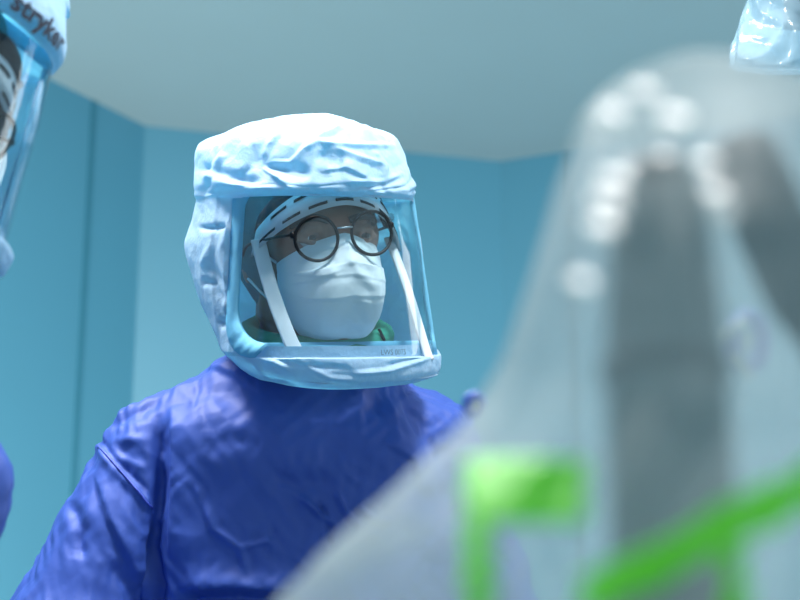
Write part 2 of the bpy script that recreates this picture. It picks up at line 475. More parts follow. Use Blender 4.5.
# ================================================================== HOODS, HELMETS, MASKS
HANG = [15, 90, 200, 270, 325]              # directions of the hood table, degrees round the head; 25 is straight ahead
HOOD = [  # radius at the five directions, height at the five directions
 ((.002, .002, .002, .002, .002), (.157,) * 5),
 ((.050, .045, .070, .052, .055), (.153, .149, .150, .150, .152)),
 ((.100, .089, .115, .098, .102), (.139, .134, .134, .136, .138)),
 ((.119, .103, .135, .127, .121), (.121, .120, .115, .116, .119)),
 ((.129, .114, .145, .130, .129), (.095,) * 5),
 ((.137, .123, .150, .131, .134), (.073,) * 5),
 ((.135, .123, .152, .130, .131), (.062,) * 5),
 ((.124, .121, .154, .131, .124), (.053,) * 5),
 ((.128, .127, .160, .138, .127), (.025,) * 5),
 ((.134, .131, .165, .142, .131), (.000,) * 5),
 ((.142, .137, .140, .125, .134), (-.058,) * 5),
 ((.149, .145, .090, .092, .136), (-.108, -.108, -.105, -.105, -.108)),
 ((.155, .150, .080, .080, .136), (-.118,) * 5),
 ((.156, .151, .070, .066, .128), (-.132, -.128, -.125, -.120, -.128)),
 ((.148, .146, .066, .058, .112), (-.149, -.141, -.135, -.128, -.140)),
 ((.118, .120, .062, .055, .090), (-.157, -.150, -.145, -.135, -.148)),
 ((.075, .080, .060, .054, .065), (-.152, -.150, -.150, -.145, -.150)),
]
def per_interp(vals, a):
    """smooth interpolation round the circle"""
    a = a % 360
    n = len(HANG)
    for i in range(n):
        a0 = HANG[i]; a1 = HANG[(i + 1) % n] + (360 if i == n - 1 else 0)
        aa = a + (360 if a < HANG[0] else 0)
        if a0 <= aa <= a1:
            t = (aa - a0) / (a1 - a0)
            pm, p1, p2, pn = vals[i - 1], vals[i], vals[(i + 1) % n], vals[(i + 2) % n]
            hm = (HANG[i] - HANG[i - 1]) % 360; hn = (HANG[(i + 2) % n] - HANG[(i + 1) % n]) % 360; h = a1 - a0
            m1 = 0.5 * ((p2 - p1) + (p1 - pm) * h / hm); m2 = 0.5 * ((p2 - p1) + (pn - p2) * h / hn)
            t2, t3 = t * t, t * t * t
            return (2 * t3 - 3 * t2 + 1) * p1 + (t3 - 2 * t2 + t) * m1 + (-2 * t3 + 3 * t2) * p2 + (t3 - t2) * m2
def hood_rz(a, s):
    """a: direction in degrees; s: row parameter"""
    i = min(int(s), len(HOOD) - 2); t = s - i
    rows = [HOOD[max(i - 1, 0)], HOOD[i], HOOD[i + 1], HOOD[min(i + 2, len(HOOD) - 1)]]
    out = []
    for k in (0, 1):
        p0, p1, p2, p3 = [per_interp(r[k], a) for r in rows]
        out.append(0.5 * (2 * p1 + (p2 - p0) * t + (2 * p0 - 5 * p1 + 4 * p2 - p3) * t * t + (3 * p1 - p0 - 3 * p2 + p3) * t ** 3))
    return out
VIS = [(.085, (.117, .116, .117)), (.053, (.1225, .1195, .1215)), (.0, (.1325, .1295, .1285)), (-.058, (.1405, .1355, .1325)), (-.108, (.148, .144, .136)), (-.13, (.150, .146, .138))]
def visor_pt(a, z, off=0.0):
    """the clear sheet: a direction in degrees (-45..95) and a height"""
    for i in range(len(VIS) - 1):
        if VIS[i][0] >= z >= VIS[i + 1][0] or i == len(VIS) - 2: break
    t = (VIS[i][0] - z) / (VIS[i][0] - VIS[i + 1][0])
    f, r_, l = [VIS[i][1][k] * (1 - t) + VIS[i + 1][1][k] * t for k in range(3)]
    u = (a - 25) / 60.0
    rr = f + ((r_ - f) * u * u if u > 0 else (l - f) * u * u) + off
    return Vector((rr * math.sin(R(a - 25)), -rr * math.cos(R(a - 25)), z))
A0, A1, Z0, Z1 = -34, 91, -.105, .062        # the see-through window
def window_outline(n=160, grow=0.0):
    """rounded outline of the window as (direction, height); grow in metres"""
    g = grow / 0.135 * 57.3
    a0, a1, z0, z1 = A0 - g, A1 + min(g, 2.2), Z0 - grow, Z1 + grow
    ra, rz = 17, .042
    pts = []
    for cx, cz, q0, sx in ((a1 - 7, z0 + .014, -90, 7), (a1 - 7, z1 - .012, 0, 7), (a0 + 9, z1 - .02, 90, 9), (a0 + ra, z0 + rz, 180, ra)):
        rzz = {(-90): .014, 0: .012, 90: .02, 180: rz}[q0]
        for k in range(n // 4):
            t = R(q0 + 90 * k / (n // 4 - 1)); pts.append((cx + sx * math.cos(t), cz + rzz * math.sin(t)))
    return pts
def in_window(a, z, grow):
    P = window_outline(64, grow); c = False
    for i in range(len(P)):
        (x1, y1), (x2, y2) = P[i - 1], P[i]
        if (y1 > z) != (y2 > z) and a < (x2 - x1) * (z - y1) / (y2 - y1) + x1: c = not c
    return c

def lerp_feature(px, segs, width):
    """distance in pixels-at-the-figure from a polyline, and the position along it"""
    best = np.full(len(px), 1e9); pos = np.zeros(len(px)); sgn = np.zeros(len(px))
    tot = 0; L = [math.hypot(segs[i + 1][0] - segs[i][0], segs[i + 1][1] - segs[i][1]) for i in range(len(segs) - 1)]
    full = sum(L)
    for i in range(len(segs) - 1):
        a = np.array(segs[i], float); b = np.array(segs[i + 1], float); d = b - a
        t = np.clip(((px - a) @ d) / (d @ d), 0, 1)
        q = px - (a + t[:, None] * d); dist = np.hypot(q[:, 0], q[:, 1])
        m = dist < best
        best[m] = dist[m]; pos[m] = ((tot + t * L[i]) / full)[m]; sgn[m] = np.sign(q[:, 0] * d[1] - q[:, 1] * d[0])[m]
        tot += L[i]
    return best, pos, sgn

def fold_depth(px, folds):
    """height of hand-placed folds at each point; kinds: valley/ridge (smooth), crease (sharp), step (cloth lying over), seam"""
    d = np.zeros(len(px))
    for segs, width, depth, kind in folds:
        b, pos, sg = lerp_feature(px, segs, width)
        taper = np.clip(np.minimum(pos, 1 - pos) * 6, 0, 1) if kind != 'seam' else 1
        if kind == 'step':
            x = b / width
            prof = np.where(sg > 0, np.exp(-(x * 0.45) ** 2), np.exp(-(x * 3.2) ** 2))
        elif kind == 'crease': prof = np.clip(1 - b / width, 0, 1)
        else: prof = np.exp(-(b / width) ** 2)
        d += depth * prof * taper
    return d
def MHz(MH, p): return (MH.inverted() @ p).z

def make_hood(parent, MH, seed, text=None, fine=1.0, folds=()):
    NU, NV = int(380 * fine), int(290 * fine)
    V = []; raw = []; cut = np.zeros((NV, NU), bool)
    P = window_outline(64, 0.004)
    for j in range(NV):
        s = (len(HOOD) - 1) * j / (NV - 1)
        for i in range(NU):
            a = 360 * i / NU
            r, z = hood_rz(a, s)
            sa = (a + 150) % 360 - 150
            p = Vector((r * math.sin(R(a - 25)), -r * math.cos(R(a - 25)), z))
            # folds of the gathered cloth: strongest on the cap and the back, calmer next to the clear sheet
            calm = 1.0
            if 6.6 < s < 14 and -52 < sa < 100: calm = 0.25
            if 112 < sa or sa < -62: calm = 1.0 + (1.3 if 6 < s < 12 and 125 < (sa % 360) < 240 else 0)
            if s < 1: calm *= max(0.05, s)
            amp = 0.0068
            d = 0.0
            # cloth pulled into the elastic over the brow, and tucks below the chin
            if 3.2 < s < 7:
                k = math.sin((s - 3.2) / 3.8 * math.pi)
                d += k * 0.0045 * noise.noise(Vector((sa * 0.06, s * 0.45, seed + 2)))
                d += k * 0.003 * (abs(noise.noise(Vector((sa * 0.045 + s * 0.5, s * 0.9, seed)))) * 2 - .6)
            if s > 11.5:
                k = min(1, (s - 11.5) / 1.5)
                d += k * 0.0035 * noise.noise(Vector((sa * 0.05, s * 0.8 + sa * .03, seed + 9)))
                d += k * 0.002 * crumple(Vector((sa * 0.006, s * 0.05 + sa * .002, 0)), 20, seed)
            n = Vector((math.sin(R(a - 25)), -math.cos(R(a - 25)), 0.9 if s < 3 else 0)).normalized()
            if text and 3.3 < s < 7 and -40 < sa < 100: calm = 0.3
            raw.append((p.copy(), n, calm)); p += n * d * calm
            if 6.9 < s < 13 and -54 < sa < 106 and in_window(sa, z, 0.0165): p = visor_pt(sa, z, -.0022); raw[-1] = (p.copy(), n, 0.0)
            V.append(p)
            if 6.8 < s < 13 and -50 < sa < 110 and in_window(sa, z, 0.004): cut[j, i] = True
    RP = np.array([tuple(r[0]) for r in raw]); RN = np.array([tuple(r[1]) for r in raw]); RC = np.array([r[2] for r in raw])
    cr = 0.0048 * np_crumple(RP, 12, seed, 5, .35) + 0.0018 * np_crumple(RP, 27, seed + 5, 6, .4, .1) + .0007 * np_crumple(RP, 60, seed + 9, 6, .4, .1)
    Vl = np.array([tuple(p) for p in V]) + RN * (cr * RC)[:, None]
    V = [MH @ Vector(p) for p in Vl]
    if folds:
        Va = np.array([tuple(p) for p in V])
        ctr = np.array(MH @ Vector((0, 0, 0)))
        rad = (Va - ctr) @ CRn; rad[:, 2] *= .35; rad = rad @ CRn.T
        rad /= np.linalg.norm(rad, axis=1, keepdims=True)
        front = np.clip((rad @ (-CRn[:, 1])) * 3 + .5, 0, 1)
        lock = np.array([1.0 if not (6.9 < (len(HOOD) - 1) * (k // NU) / (NV - 1) < 13 and in_window((360 * (k % NU) / NU + 150) % 360 - 150, MHz(MH, V[k]), .018)) else 0.0 for k in range(len(V))])
        px = project(Va)
        dd = fold_depth(px, folds) * front * lock
        V = [Vector(p) for p in Va + rad * dd[:, None]]
    F = []
    for j in range(NV - 1):
        for i in range(NU):
            i2 = (i + 1) % NU
            if cut[j, i] and cut[j + 1, i] and cut[j, i2] and cut[j + 1, i2]: continue
            F.append((j * NU + i, (j + 1) * NU + i, (j + 1) * NU + i2, j * NU + i2))
    hood = obj('hood', V, F, M['hood'], parent)
    # clear sheet, 1 mm thick, running a little under the cloth all round
    V = []; nu, nv = 60, 24
    for off in (0.0, -0.001):
        for j in range(nv):
            for i in range(nu): V.append(MH @ visor_pt(A0 - 6 + (A1 - A0 + 9) * i / (nu - 1), .08 - .20 * j / (nv - 1), off))
    n0 = nu * nv
    F = grid_faces(nu, nv, False, True) + [tuple(k + n0 for k in q) for q in grid_faces(nu, nv)]
    v = obj('visor', V, F, M['visor'], hood); v['label'] = 'clear curved visor sheet'
    # seal of doubled cloth round the window
    inner, outer = window_outline(240), window_outline(240, 0.017)
    n = len(inner); V = []
    prof = [(0.0, -.002), (0.05, .0020), (0.5, .0032), (0.96, .0034), (1.0, -.001)]
    for t, off in prof:
        for k in range(n):
            a = inner[k][0] * (1 - t) + outer[k][0] * t; z = inner[k][1] * (1 - t) + outer[k][1] * t
            p = visor_pt(a, z, off + (.0012 * crumple(Vector((a * .01, z, t * .01)), 30, seed) if 0 < t < 1 else 0))
            V.append(MH @ p)
    b = obj('visor_seal', V, grid_faces(n, len(prof), True), M['band'], hood); b['label'] = 'cyan seal strip round the visor'
    # printed code on the lower seal
    def wrap_text(name, body, size, a_mid, z_mid, mat, shear=0.0, off=.0045, on='visor', fat=0.0, track=1.0):
        cu = bpy.data.curves.new(name, 'FONT'); cu.body = body; cu.size = size; cu.align_x = 'CENTER'; cu.align_y = 'CENTER'
        cu.shear = shear; cu.offset = fat; cu.space_character = track; cu.resolution_u = 3
        tmp = bpy.data.objects.new(name, cu); COL.objects.link(tmp)
        bpy.context.view_layer.update()
        me = bpy.data.meshes.new_from_object(tmp.evaluated_get(bpy.context.evaluated_depsgraph_get()))
        bpy.data.objects.remove(tmp); bpy.data.curves.remove(cu)
        bm = bmesh.new(); bm.from_mesh(me)
        bmesh.ops.triangulate(bm, faces=bm.faces[:])
        bmesh.ops.subdivide_edges(bm, edges=[e for e in bm.edges if e.calc_length() > size * .12], cuts=2)
        bm.verts.index_update()
        vs, fs = [], [tuple(x.index for x in f.verts) for f in bm.faces]
        for x in bm.verts:
            if on == 'visor': p = visor_pt(a_mid + x.co.x / .15 * 57.3, z_mid + x.co.y, off)
            else:
                a = a_mid + x.co.x / .137 * 57.3; s = float(np.interp(-(z_mid + x.co.y), (-.121, -.095, -.073, -.062), (3, 4, 5, 6)))
                r, z = hood_rz(a, s)
                if s > 5.2: r = max(r, hood_rz(a, 5.2)[0])
                z = z_mid + x.co.y; r += off
                p = Vector((r * math.sin(R(a - 25)), -r * math.cos(R(a - 25)), z))
            vs.append(MH @ p)
        bm.free(); bpy.data.meshes.remove(me)
        return obj(name, vs, fs, mat, hood, False)
    t = wrap_text('printed_code', 'LWS 0075', .0085, 40, -.1160, M['code_ink'])
    t['label'] = 'small grey code printed on the seal'
    if text:
        t = wrap_text('printed_logo', text, .0250, 29, .063, M['print'], 0.12, .0075, 'brow', 0.0010, 1.05)
        t['label'] = 'dark lettering printed across the brow'
    return hood

def halo_pt(phi, h, off=0.0):
    """helmet front band: phi degrees from straight ahead, h 0..1 from its lower edge"""
    k = (abs(phi) / 53) ** 1.7
    r = .104 + .010 * (1 - abs(phi) / 90) - .012 * h + off
    z = .045 - .042 * k + .030 * h
    return Vector((r * math.sin(R(phi)), -r * math.cos(R(phi)) * 1.02 + .004, z))

def make_helmet(parent, MH, struts):
    def strip(name, p0, p1, h0, h1, mat, par, t=0.003, n=60, up=0.0):
        V = []
        for (h, o) in ((h0, up), (h1, up), (h1, up - t), (h0, up - t)):
            for i in range(n): V.append(MH @ halo_pt(p0 + (p1 - p0) * i / (n - 1), h, o))
        F = []
        for q in range(4):
            for i in range(n - 1):
                a, b = q * n + i, ((q + 1) % 4) * n + i
                F.append((a, a + 1, b + 1, b))
        F += [(0, n, 2 * n, 3 * n), tuple(reversed((n - 1, 2 * n - 1, 3 * n - 1, 4 * n - 1)))]
        return obj(name, V, F, mat, par)
    hb = strip('helmet', -60, 60, 0, 1, M['white_plastic'], parent)
    hb['label'] = 'white helmet band across the forehead'
    strip('helmet_padding', -62, 62, 1.02, 1.6, M['foam'], hb, .006)['label'] = 'black foam above the band'
    for h in (.18, .72):
        for c in range(-48, 50, 16):
            c2 = c + (7 if h > .5 else 0)
            strip('vent_slot', c2 - 5.5, c2 + 5.5, h, h + .11, M['black'], hb, .0016, 8, .0010)['label'] = 'black slot in the band'
    # skull cage that carries the band
    V, F = join(*[tube([MH @ Vector((.104 * math.sin(R(q)), .012 - .104 * math.cos(R(q)) * 1.05, z)) for q in range(80, 281, 10)], .005, 8, smooth_n=2) for z in (.035, .07)])
    obj('helmet_cage', V, F, M['white_plastic'], hb)
    obj('fan_housing', *ball(MH @ Vector((0, .03, .118)), (.05, .07, .022), MH.to_3x3()), M['white_plastic'], hb)
    for pts, wd in struts:
        obj('chin_strut', *tube(pts, 1.0, 12, smooth_n=8, flat=(wd, .0025), flat_axis=(1, 0.2, 0)), M['white_plastic'], hb)
    return hb

def make_glasses(parent, MH, roll=3.0, square=2.0):
    G = MH @ Matrix.Translation((-.006, -.014, .0105)) @ Matrix.Rotation(R(-roll), 4, 'Y')
    rim = []
    for sx in (-1, 1):
        c = Vector((sx * .0335, -.1045, 0)); pts = []
        for k in range(40):
            t = 2 * math.pi * k / 40
            ct, st = math.cos(t), math.sin(t)
            ct = math.copysign(abs(ct) ** (2 / square), ct); st = math.copysign(abs(st) ** (2 / square), st)
            pts.append(G @ (c + Vector((  .0250 * ct, .004 * abs(ct) ** 2 * (1 if ct * sx > 0 else .2),   .0243 * st))))
        rim.append((pts, c))
    parts = [tube(p, .0019, 8, closed=True) for p, _ in rim]
    parts += [ball(G @ Vector((sx * .0600, -.0985, .007)), (.0032, .004, .0042), G.to_3x3(), 10, 8) for sx in (-1, 1)]
    f = obj('glasses', *join(*parts), M['black'], parent); f['label'] = 'round black-rimmed glasses'
    obj('bridge', *tube([G @ Vector((x, -.106 - .003 * (1 - (x / .009) ** 2), .009)) for x in (-.009, -.005, 0, .005, .009)], .0011, 8), M['grey_metal'], f)['label'] = 'thin metal bridge'
    for p, c in rim:
        V = list(p) + [q + (G.to_3x3() @ Vector((0, .0012, 0))) for q in p]
        n = len(p)
        F = [tuple(range(n)), tuple(reversed(range(n, 2 * n)))] + [(i, n + i, n + (i + 1) % n, (i + 1) % n) for i in range(n)]
        obj('lens', V, F, M['lens'], f, False)
    for sx in (-1, 1):
        obj('temple_arm', *tube([G @ Vector((sx * .0610, -.098, .007)), G @ Vector((sx * .072, -.07, .006)), G @ Vector((sx * .079, -.01, .002)), G @ Vector((sx * .078, .015, -.01))], .0016, 8, smooth_n=5), M['black'], f)
    return f

def make_mask(parent, MH, seed, folds=()):
    NU, NV = 120, 110; V = []
    prof = [(0, -.1025), (.12, -.116), (.26, -.123), (.42, -.122), (.6, -.116), (.78, -.104), (.9, -.089), (1, -.066)]
    def py(v):
        for (a, b), (c, d) in zip(prof, prof[1:]):
            if a <= v <= c:
                t = (v - a) / (c - a); t = t * t * (3 - 2 * t) * .5 + t * .5
                return b + (d - b) * t
        return prof[-1][1]
    for j in range(NV):
        v = j / (NV - 1)
        for i in range(NU):
            u = 2 * i / (NU - 1) - 1; au = abs(u)
            zt = .0145 - .030 * au ** 1.15 + .004 * au * (1 - au); zb = -.114 + .046 * au ** 2.6
            z = zt + (zb - zt) * v
            fl = py(v)
            cheek = .004 + .004 * math.sin(v * math.pi)
            y = fl + (-.044 - fl) * au ** (2.0 + .35 * v)
            y -= cheek * math.sin(au * math.pi) ** 2 * (0.4 if v < .25 else 1.0)
            y += .006 * math.exp(-((au - .33) / .16) ** 2) * max(0, 1 - v / .35)     # hollow beside the nose
            x = (.0600 - .030 * max(0, v - .45) ** 2) * math.sin(u * math.pi / 2 * .93) / math.sin(math.pi / 2 * .93)
            # soft pleats
            PL = (.0013, .0019, .0008)
            for k, vp in enumerate((.36, .56, .76)):
                vv = v - vp - (.10, .02, -.05)[k] * u * (1 if k == 0 else .4) + .05 * au ** 2 + .012 * math.sin(u * 4 + k)
                if -.16 < vv < 0: y -= PL[k] * ((vv + .16) / .16) ** 2
                elif 0 <= vv < .03: y -= PL[k] * (1 - vv / .03)
            p = Vector((x, y, z))
            y += (.0022 * crumple(p, 20, seed) + .001 * crumple(p, 50, seed)) * (1 - au ** 4)
            V.append(MH @ Vector((x, y, z)))
    if folds:
        Va = np.array([tuple(p) for p in V])
        V = Va - CRn[:, 1] * fold_depth(project(Va), folds)[:, None]
    m = obj('face_mask', V, grid_faces(NU, NV, False, True), M['mask'], parent); m['label'] = 'white pleated surgical mask'
    sm = m.modifiers.new('thickness', 'SOLIDIFY'); sm.thickness = 0.0012
    for sx in (-1, 1):
        for z0, z1 in ((-.014, .012), (-.066, -.03)):
            obj('ear_loop', *tube([MH @ Vector((sx * .0605, -.045, z0)), MH @ Vector((sx * .071, -.024, (z0 + z1) / 2)), MH @ Vector((sx * .077, .004, z1))], .0015, 6, smooth_n=5), M['mask'], m)
    return m

def head_prims(MH):
    T = lambda x, y, z: MH @ Matrix.Translation((x, y, z))
    P = lambda x, y, z: MH @ Vector((x, y, z))
    L = [ell(T(0, .014, .040), (.073, .093, .080), .01),
         ell(T(0, -.028, -.035), (.057, .060, .080), .03),
         cone(P(0, -.086, .010), P(0, -.108, -.030), .007, .011, .012),
         cone(P(-.030, -.078, .028), P(.030, -.078, .028), .009, .009, .015),
         cone(P(0, -.064, -.094), P(0, -.066, -.098), .018, .018, .02),
         cone(P(0, -.084, -.062), P(0, -.084, -.066), .009, .009, .015)]
    for s in (-1, 1):
        L += [cone(P(s * .050, -.005, -.065), P(s * .008, -.062, -.096), .018, .015, .02),
              ell(T(s * .034, -.054, -.018), (.019, .019, .017), .015),
              ell(T(s * .070, .020, -.004), (.007, .017, .031), .006)]
    for s in (-1, 1): L.append(ell(T(s * .046, -.044, .014), (.020, .024, .024), .015))
    for s in (-1, 1): L.append(ell(T(s * .031, -.106, .011), (.018, .022, .012), .010, True))
    for s in (-1, 1):
        for a, b in (((-.015, -.080, .011), (-.006, -.0885, .0180)), ((-.006, -.0885, .0180), (.006, -.0875, .0180)), ((.006, -.0875, .0180), (.016, -.078, .011)),
                     ((-.015, -.080, .011), (0, -.087, .0042)), ((0, -.087, .0042), (.016, -.078, .011))):
            L.append(cone(P(s * (.032 + a[0]), a[1], a[2]), P(s * (.032 + b[0]), b[1], b[2]), .0034, .0034, .006))
    return L

def make_face_parts(parent, MH):
    for s in (-1, 1):
        c = Vector((s * .032, -.0770, .011))
        e = obj('eye', *ball(MH @ c, .0118), M['eye'], parent)
        d = Vector((.10, -1, -.12)).normalized()
        rot = d.to_track_quat('Z', 'Y').to_matrix()
        V = []; n = 20
        for j in range(6):
            th = R(29) * j / 5
            for i in range(n):
                ph = 2 * math.pi * i / n
                V.append(MH @ (c + rot @ Vector((.0122 * math.sin(th) * math.cos(ph), .0122 * math.sin(th) * math.sin(ph), .0122 * math.cos(th)))))
        obj('iris', V, grid_faces(n, 6, True), M['iris'], e)['label'] = 'dark iris'
        pts = [MH @ Vector((s * x, y, z)) for x, y, z in ((.013, -.0895, .029), (.028, -.0905, .033), (.043, -.083, .031), (.052, -.071, .025))]
        obj('eyebrow', *tube(pts, 1.0, 10, smooth_n=5, flat=(.0022, .0038), flat_axis=(0, 1, 0)), M['hair'], parent)
    # short hair over the back and sides of the head, with sideburns
    V = []; keep = []
    nu, nv = 96, 60
    for j in range(nv):
        th = math.pi * j / (nv - 1)
        for i in range(nu):
            ph = 2 * math.pi * i / nu
            x, y, z = .0755 * math.sin(th) * math.cos(ph), .0955 * math.sin(th) * math.sin(ph), .083 * math.cos(th)
            p = Vector((x, .014 + y, .040 + z)); p += p.normalized() * .0015 * noise.noise(p * 160)
            V.append(MH @ p)
            side = p.y > -.030 and p.z > -.055
            keep.append((p.z > .052 + .0 * p.y and p.y > -.085) or (p.y > .0 and p.z > -.04) or (side and abs(p.x) > .055))
    F = [q for q in grid_faces(nu, nv, True, True) if all(keep[k] for k in q)]
    obj('hair', V, F, M['hair'], parent)
    V = []; keep = []
    for j in range(nv):
        th = math.pi * j / (nv - 1)
        for i in range(nu):
            ph = 2 * math.pi * i / nu
            p = Vector((.0815 * math.sin(th) * math.cos(ph), .014 + .1005 * math.sin(th) * math.sin(ph), .018 + .112 * math.cos(th)))
            p += p.normalized() * .003 * noise.noise(p * 45)
            V.append(MH @ p); keep.append(p.y > -.030 - max(0, p.z) * .7 and p.z > -.085)
    F = [q for q in grid_faces(nu, nv, True, True) if all(keep[k] for k in q)]
    c = obj('surgical_cap', V, F, M['cap'], parent); c['label'] = 'dark teal cloth cap'
    sm = c.modifiers.new('thickness', 'SOLIDIFY'); sm.thickness = 0.0012

# ================================================================== GOWNED FIGURES
def make_gown(parent, prims, h, folds, seed, cut_z, amp=1.0):
    v, f = solid_mesh(prims, h)
    v = relax(v, f, 4)
    n = normals_of(v, f)
    px = project(v)
    front = np.clip((n @ (-CRn[:, 1])) * 2.0 + 0.6, 0, 1)
    d = fold_depth(px, folds) * front
    rel = amp * (0.0085 * np_crumple(v, 5, seed, 5, .3) + 0.0040 * np_crumple(v, 13, seed + 3, 6, .3, .2) + .0028 * np_crumple(v, 28, seed + 8, 6, .3, .25) + .0013 * np_crumple(v, 70, seed + 12, 6, .3, .2))
    v = v + n * (d + rel)[:, None]
    keep = (v[f][:, :, 2] > cut_z).all(1)
    return obj('gown', v, f[keep], M['gown'], parent)

def hand_prims(wrist, fwd, side, up):
    """five unequal, bent fingers and a thumb from the side of the palm"""
    wv, fw, sd, u = wrist, fwd.normalized(), side.normalized(), up.normalized()
    L = [cone(wv, wv + fw * .05, .024, .030, .02), cone(wv + fw * .04 - sd * .022, wv + fw * .085 - sd * .028, .014, .012, .015),
         cone(wv + fw * .04 + sd * .022, wv + fw * .085 + sd * .026, .014, .012, .015), cone(wv + fw * .05, wv + fw * .088, .016, .013, .02)]
    for k, (o, ln) in enumerate(((-.030, .060), (-.010, .078), (.010, .082), (.028, .072))):
        a = wv + fw * .088 + sd * o; b = a + fw * ln * .45 - u * ln * .12; c = b + fw * ln * .25 - u * ln * .28; e = c - u * ln * .26 + fw * .003
        L += [cone(a, b, .0095, .009, .004), cone(b, c, .009, .0085, .004), cone(c, e, .0085, .007, .004)]
    a = wv + fw * .025 + sd * .028; b = a + sd * .025 + fw * .03 - u * .012; c = b + fw * .034 - u * .012
    L += [cone(a, b, .013, .011, .01), cone(b, c, .011, .008, .004)]
    return L

def glove_hands(body, arms):
    me = body.data; me.materials.append(M['glove']); off = np.array(body.parent.location)
    c = np.zeros(len(me.polygons) * 3); me.polygons.foreach_get('center', c); c = c.reshape(-1, 3) + off
    idx = np.zeros(len(c), np.int32)
    for wv, el in arms:
        d = np.array((wv - el).normalized()); r = c - np.array(wv)
        idx[((r @ d) > -.03) & (np.linalg.norm(r, axis=1) < .26)] = 1
    me.polygons.foreach_set('material_index', idx)

def make_legs(parent, hip, feet, h):
    P = []
    for (hx, hy), (fx, fy) in zip(hip, feet):
        P += [cone((hx, hy, .88), ((hx + fx) / 2, (hy + fy) / 2, .50), .085, .062, .03), cone(((hx + fx) / 2, (hy + fy) / 2, .50), (fx, fy, .10), .060, .045, .03)]
    P += [cone((hip[0][0], hip[0][1], .92), (hip[1][0], hip[1][1], .92), .10, .10, .05)]
    v, f = solid_mesh(P, h)
    obj('scrub_trousers', v, f, M['scrub'], parent)
    for fx, fy in feet:
        v, f = solid_mesh([cone((fx, fy + .04, .045), (fx, fy - .13, .035), .045, .035, .02), cone((fx, fy + .03, .05), (fx, fy + .03, .09), .042, .04, .02)], .008)
        v[:, 2] = np.maximum(v[:, 2], 0.0)
        obj('clog', v, f, M['shoe'], parent)

def arm(shoulder, elbow, wrist, rs, rm, re, rw, k=0.03):
    mid = (shoulder + elbow) / 2
    return [cone(shoulder, mid, rs, rm, k), cone(mid, elbow, rm, re, k), cone(elbow, wrist, re, rw, k)]

# ---------------------------------------------------------------- the surgeon in the middle
HEADC = Matrix.Translation(W(310, 250, 2.20)) @ CR.to_4x4()
M_HOOD = HEADC @ Matrix.Rotation(R(25), 4, 'Z')
M_HEAD = HEADC @ Matrix.Rotation(R(3), 4, 'Y').inverted() @ Matrix.Rotation(R(25), 4, 'Z')
base = Vector((-0.11, 2.30, 0))
surgeon = thing('person', base, 'person in blue gown and pale blue hood, round black glasses and white mask', 'person')
neck_top = M_HEAD @ Vector((0, .03, -.05)); neck_low = W(300, 420, 2.27)
sh_r, el_r, wr_r = W(152, 448, 2.20), W(66, 650, 2.13), W(210, 780, 1.86)
sh_l, el_l, wr_l = W(428, 448, 2.30), W(500, 650, 2.27), W(400, 790, 1.93)
hipc = Vector((-.11, 2.30, .95))
chest = W(292, 520, 2.27)
# body: head, neck, trunk, arms and hands as one skin
bp = head_prims(M_HEAD)
bp += [cone(neck_top, neck_low, .054, .060, .03), cone(neck_low, sh_r, .05, .042, .05), cone(neck_low, sh_l, .05, .042, .05),
       cone(neck_low, chest, .08, .11, .06), cone(chest, hipc, .11, .12, .06)]
bp += arm(sh_r, el_r, wr_r, .043, .040, .036, .026) + arm(sh_l, el_l, wr_l, .043, .040, .036, .026)
for wv, el, s in ((wr_r, el_r, 1), (wr_l, el_l, -1)):
    fw = (wv - el).normalized(); sd = fw.cross(Vector((0, 0, 1))).normalized() * -s
    bp += hand_prims(wv, fw, sd, sd.cross(fw) if sd.cross(fw).z > 0 else fw.cross(sd))
v, f = solid_mesh(bp, .0035)
body = obj('body', v, f, M['skin'], surgeon)
glove_hands(body, ((wr_r, el_r), (wr_l, el_l)))
make_face_parts(surgeon, M_HEAD)
make_legs(surgeon, ((-.20, 2.30), (-.02, 2.32)), ((-.24, 2.30), (0.02, 2.34)), .01)
# green scrub top round the neck
V, F = join(tube([neck_top + (neck_low - neck_top) * t for t in (.22, .5, .8, 1.0, 1.25)], [.061, .070, .082, .09, .10], 40))
cV = [M_HEAD @ Vector((.080 * math.sin(R(q)), -.004 - .072 * math.cos(R(q)), -.113 + .03 * (1 - math.cos(R(q))) * .5)) for q in range(0, 360, 9)]
V2, F2 = tube(cV, .013, 10, closed=True)
obj('scrub_top', *join((V, F), (V2, F2)), M['scrub'], surgeon)['label'] = 'green scrub collar'
obj('helmet_cable', *tube([M_HEAD @ Vector(p) for p in ((.050, -.072, -.095), (.056, -.074, -.110), (.064, -.070, -.128))], .0018, 8, smooth_n=4), M['black'], surgeon)

# gown
gp = [cone(W(300, 386, 2.25), W(298, 430, 2.26), .088, .10, .03),
      cone(W(292, 412, 2.25), sh_r, .075, .060, .05), cone(W(310, 412, 2.27), sh_l, .075, .062, .05),
      cone(W(240, 470, 2.22), W(230, 560, 2.22), .10, .105, .06), cone(W(360, 470, 2.27), W(365, 560, 2.27), .10, .105, .06),
      cone(W(292, 470, 2.25), W(290, 600, 2.25), .105, .12, .06),
      cone(W(215, 560, 2.24), Vector((-.20, 2.28, 1.0)), .115, .12, .06), cone(W(365, 560, 2.28), Vector((-.02, 2.30, 1.0)), .115, .12, .06),
      cone(Vector((-.20, 2.29, 1.0)), Vector((-.24, 2.30, .35)), .13, .16, .06), cone(Vector((-.02, 2.30, 1.0)), Vector((.02, 2.32, .35)), .13, .16, .06),
      cone(Vector((-.11, 2.29, 1.0)), Vector((-.11, 2.30, .35)), .13, .17, .06)]
ar_mid = W(104, 535, 2.16)
gp += [cone(sh_r, ar_mid, .060, .055, .010), cone(ar_mid, el_r, .055, .072, .008), cone(el_r, wr_r, .072, .042, .02)]
gp += arm(sh_l, el_l, wr_l, .062, .062, .066, .042, .025)
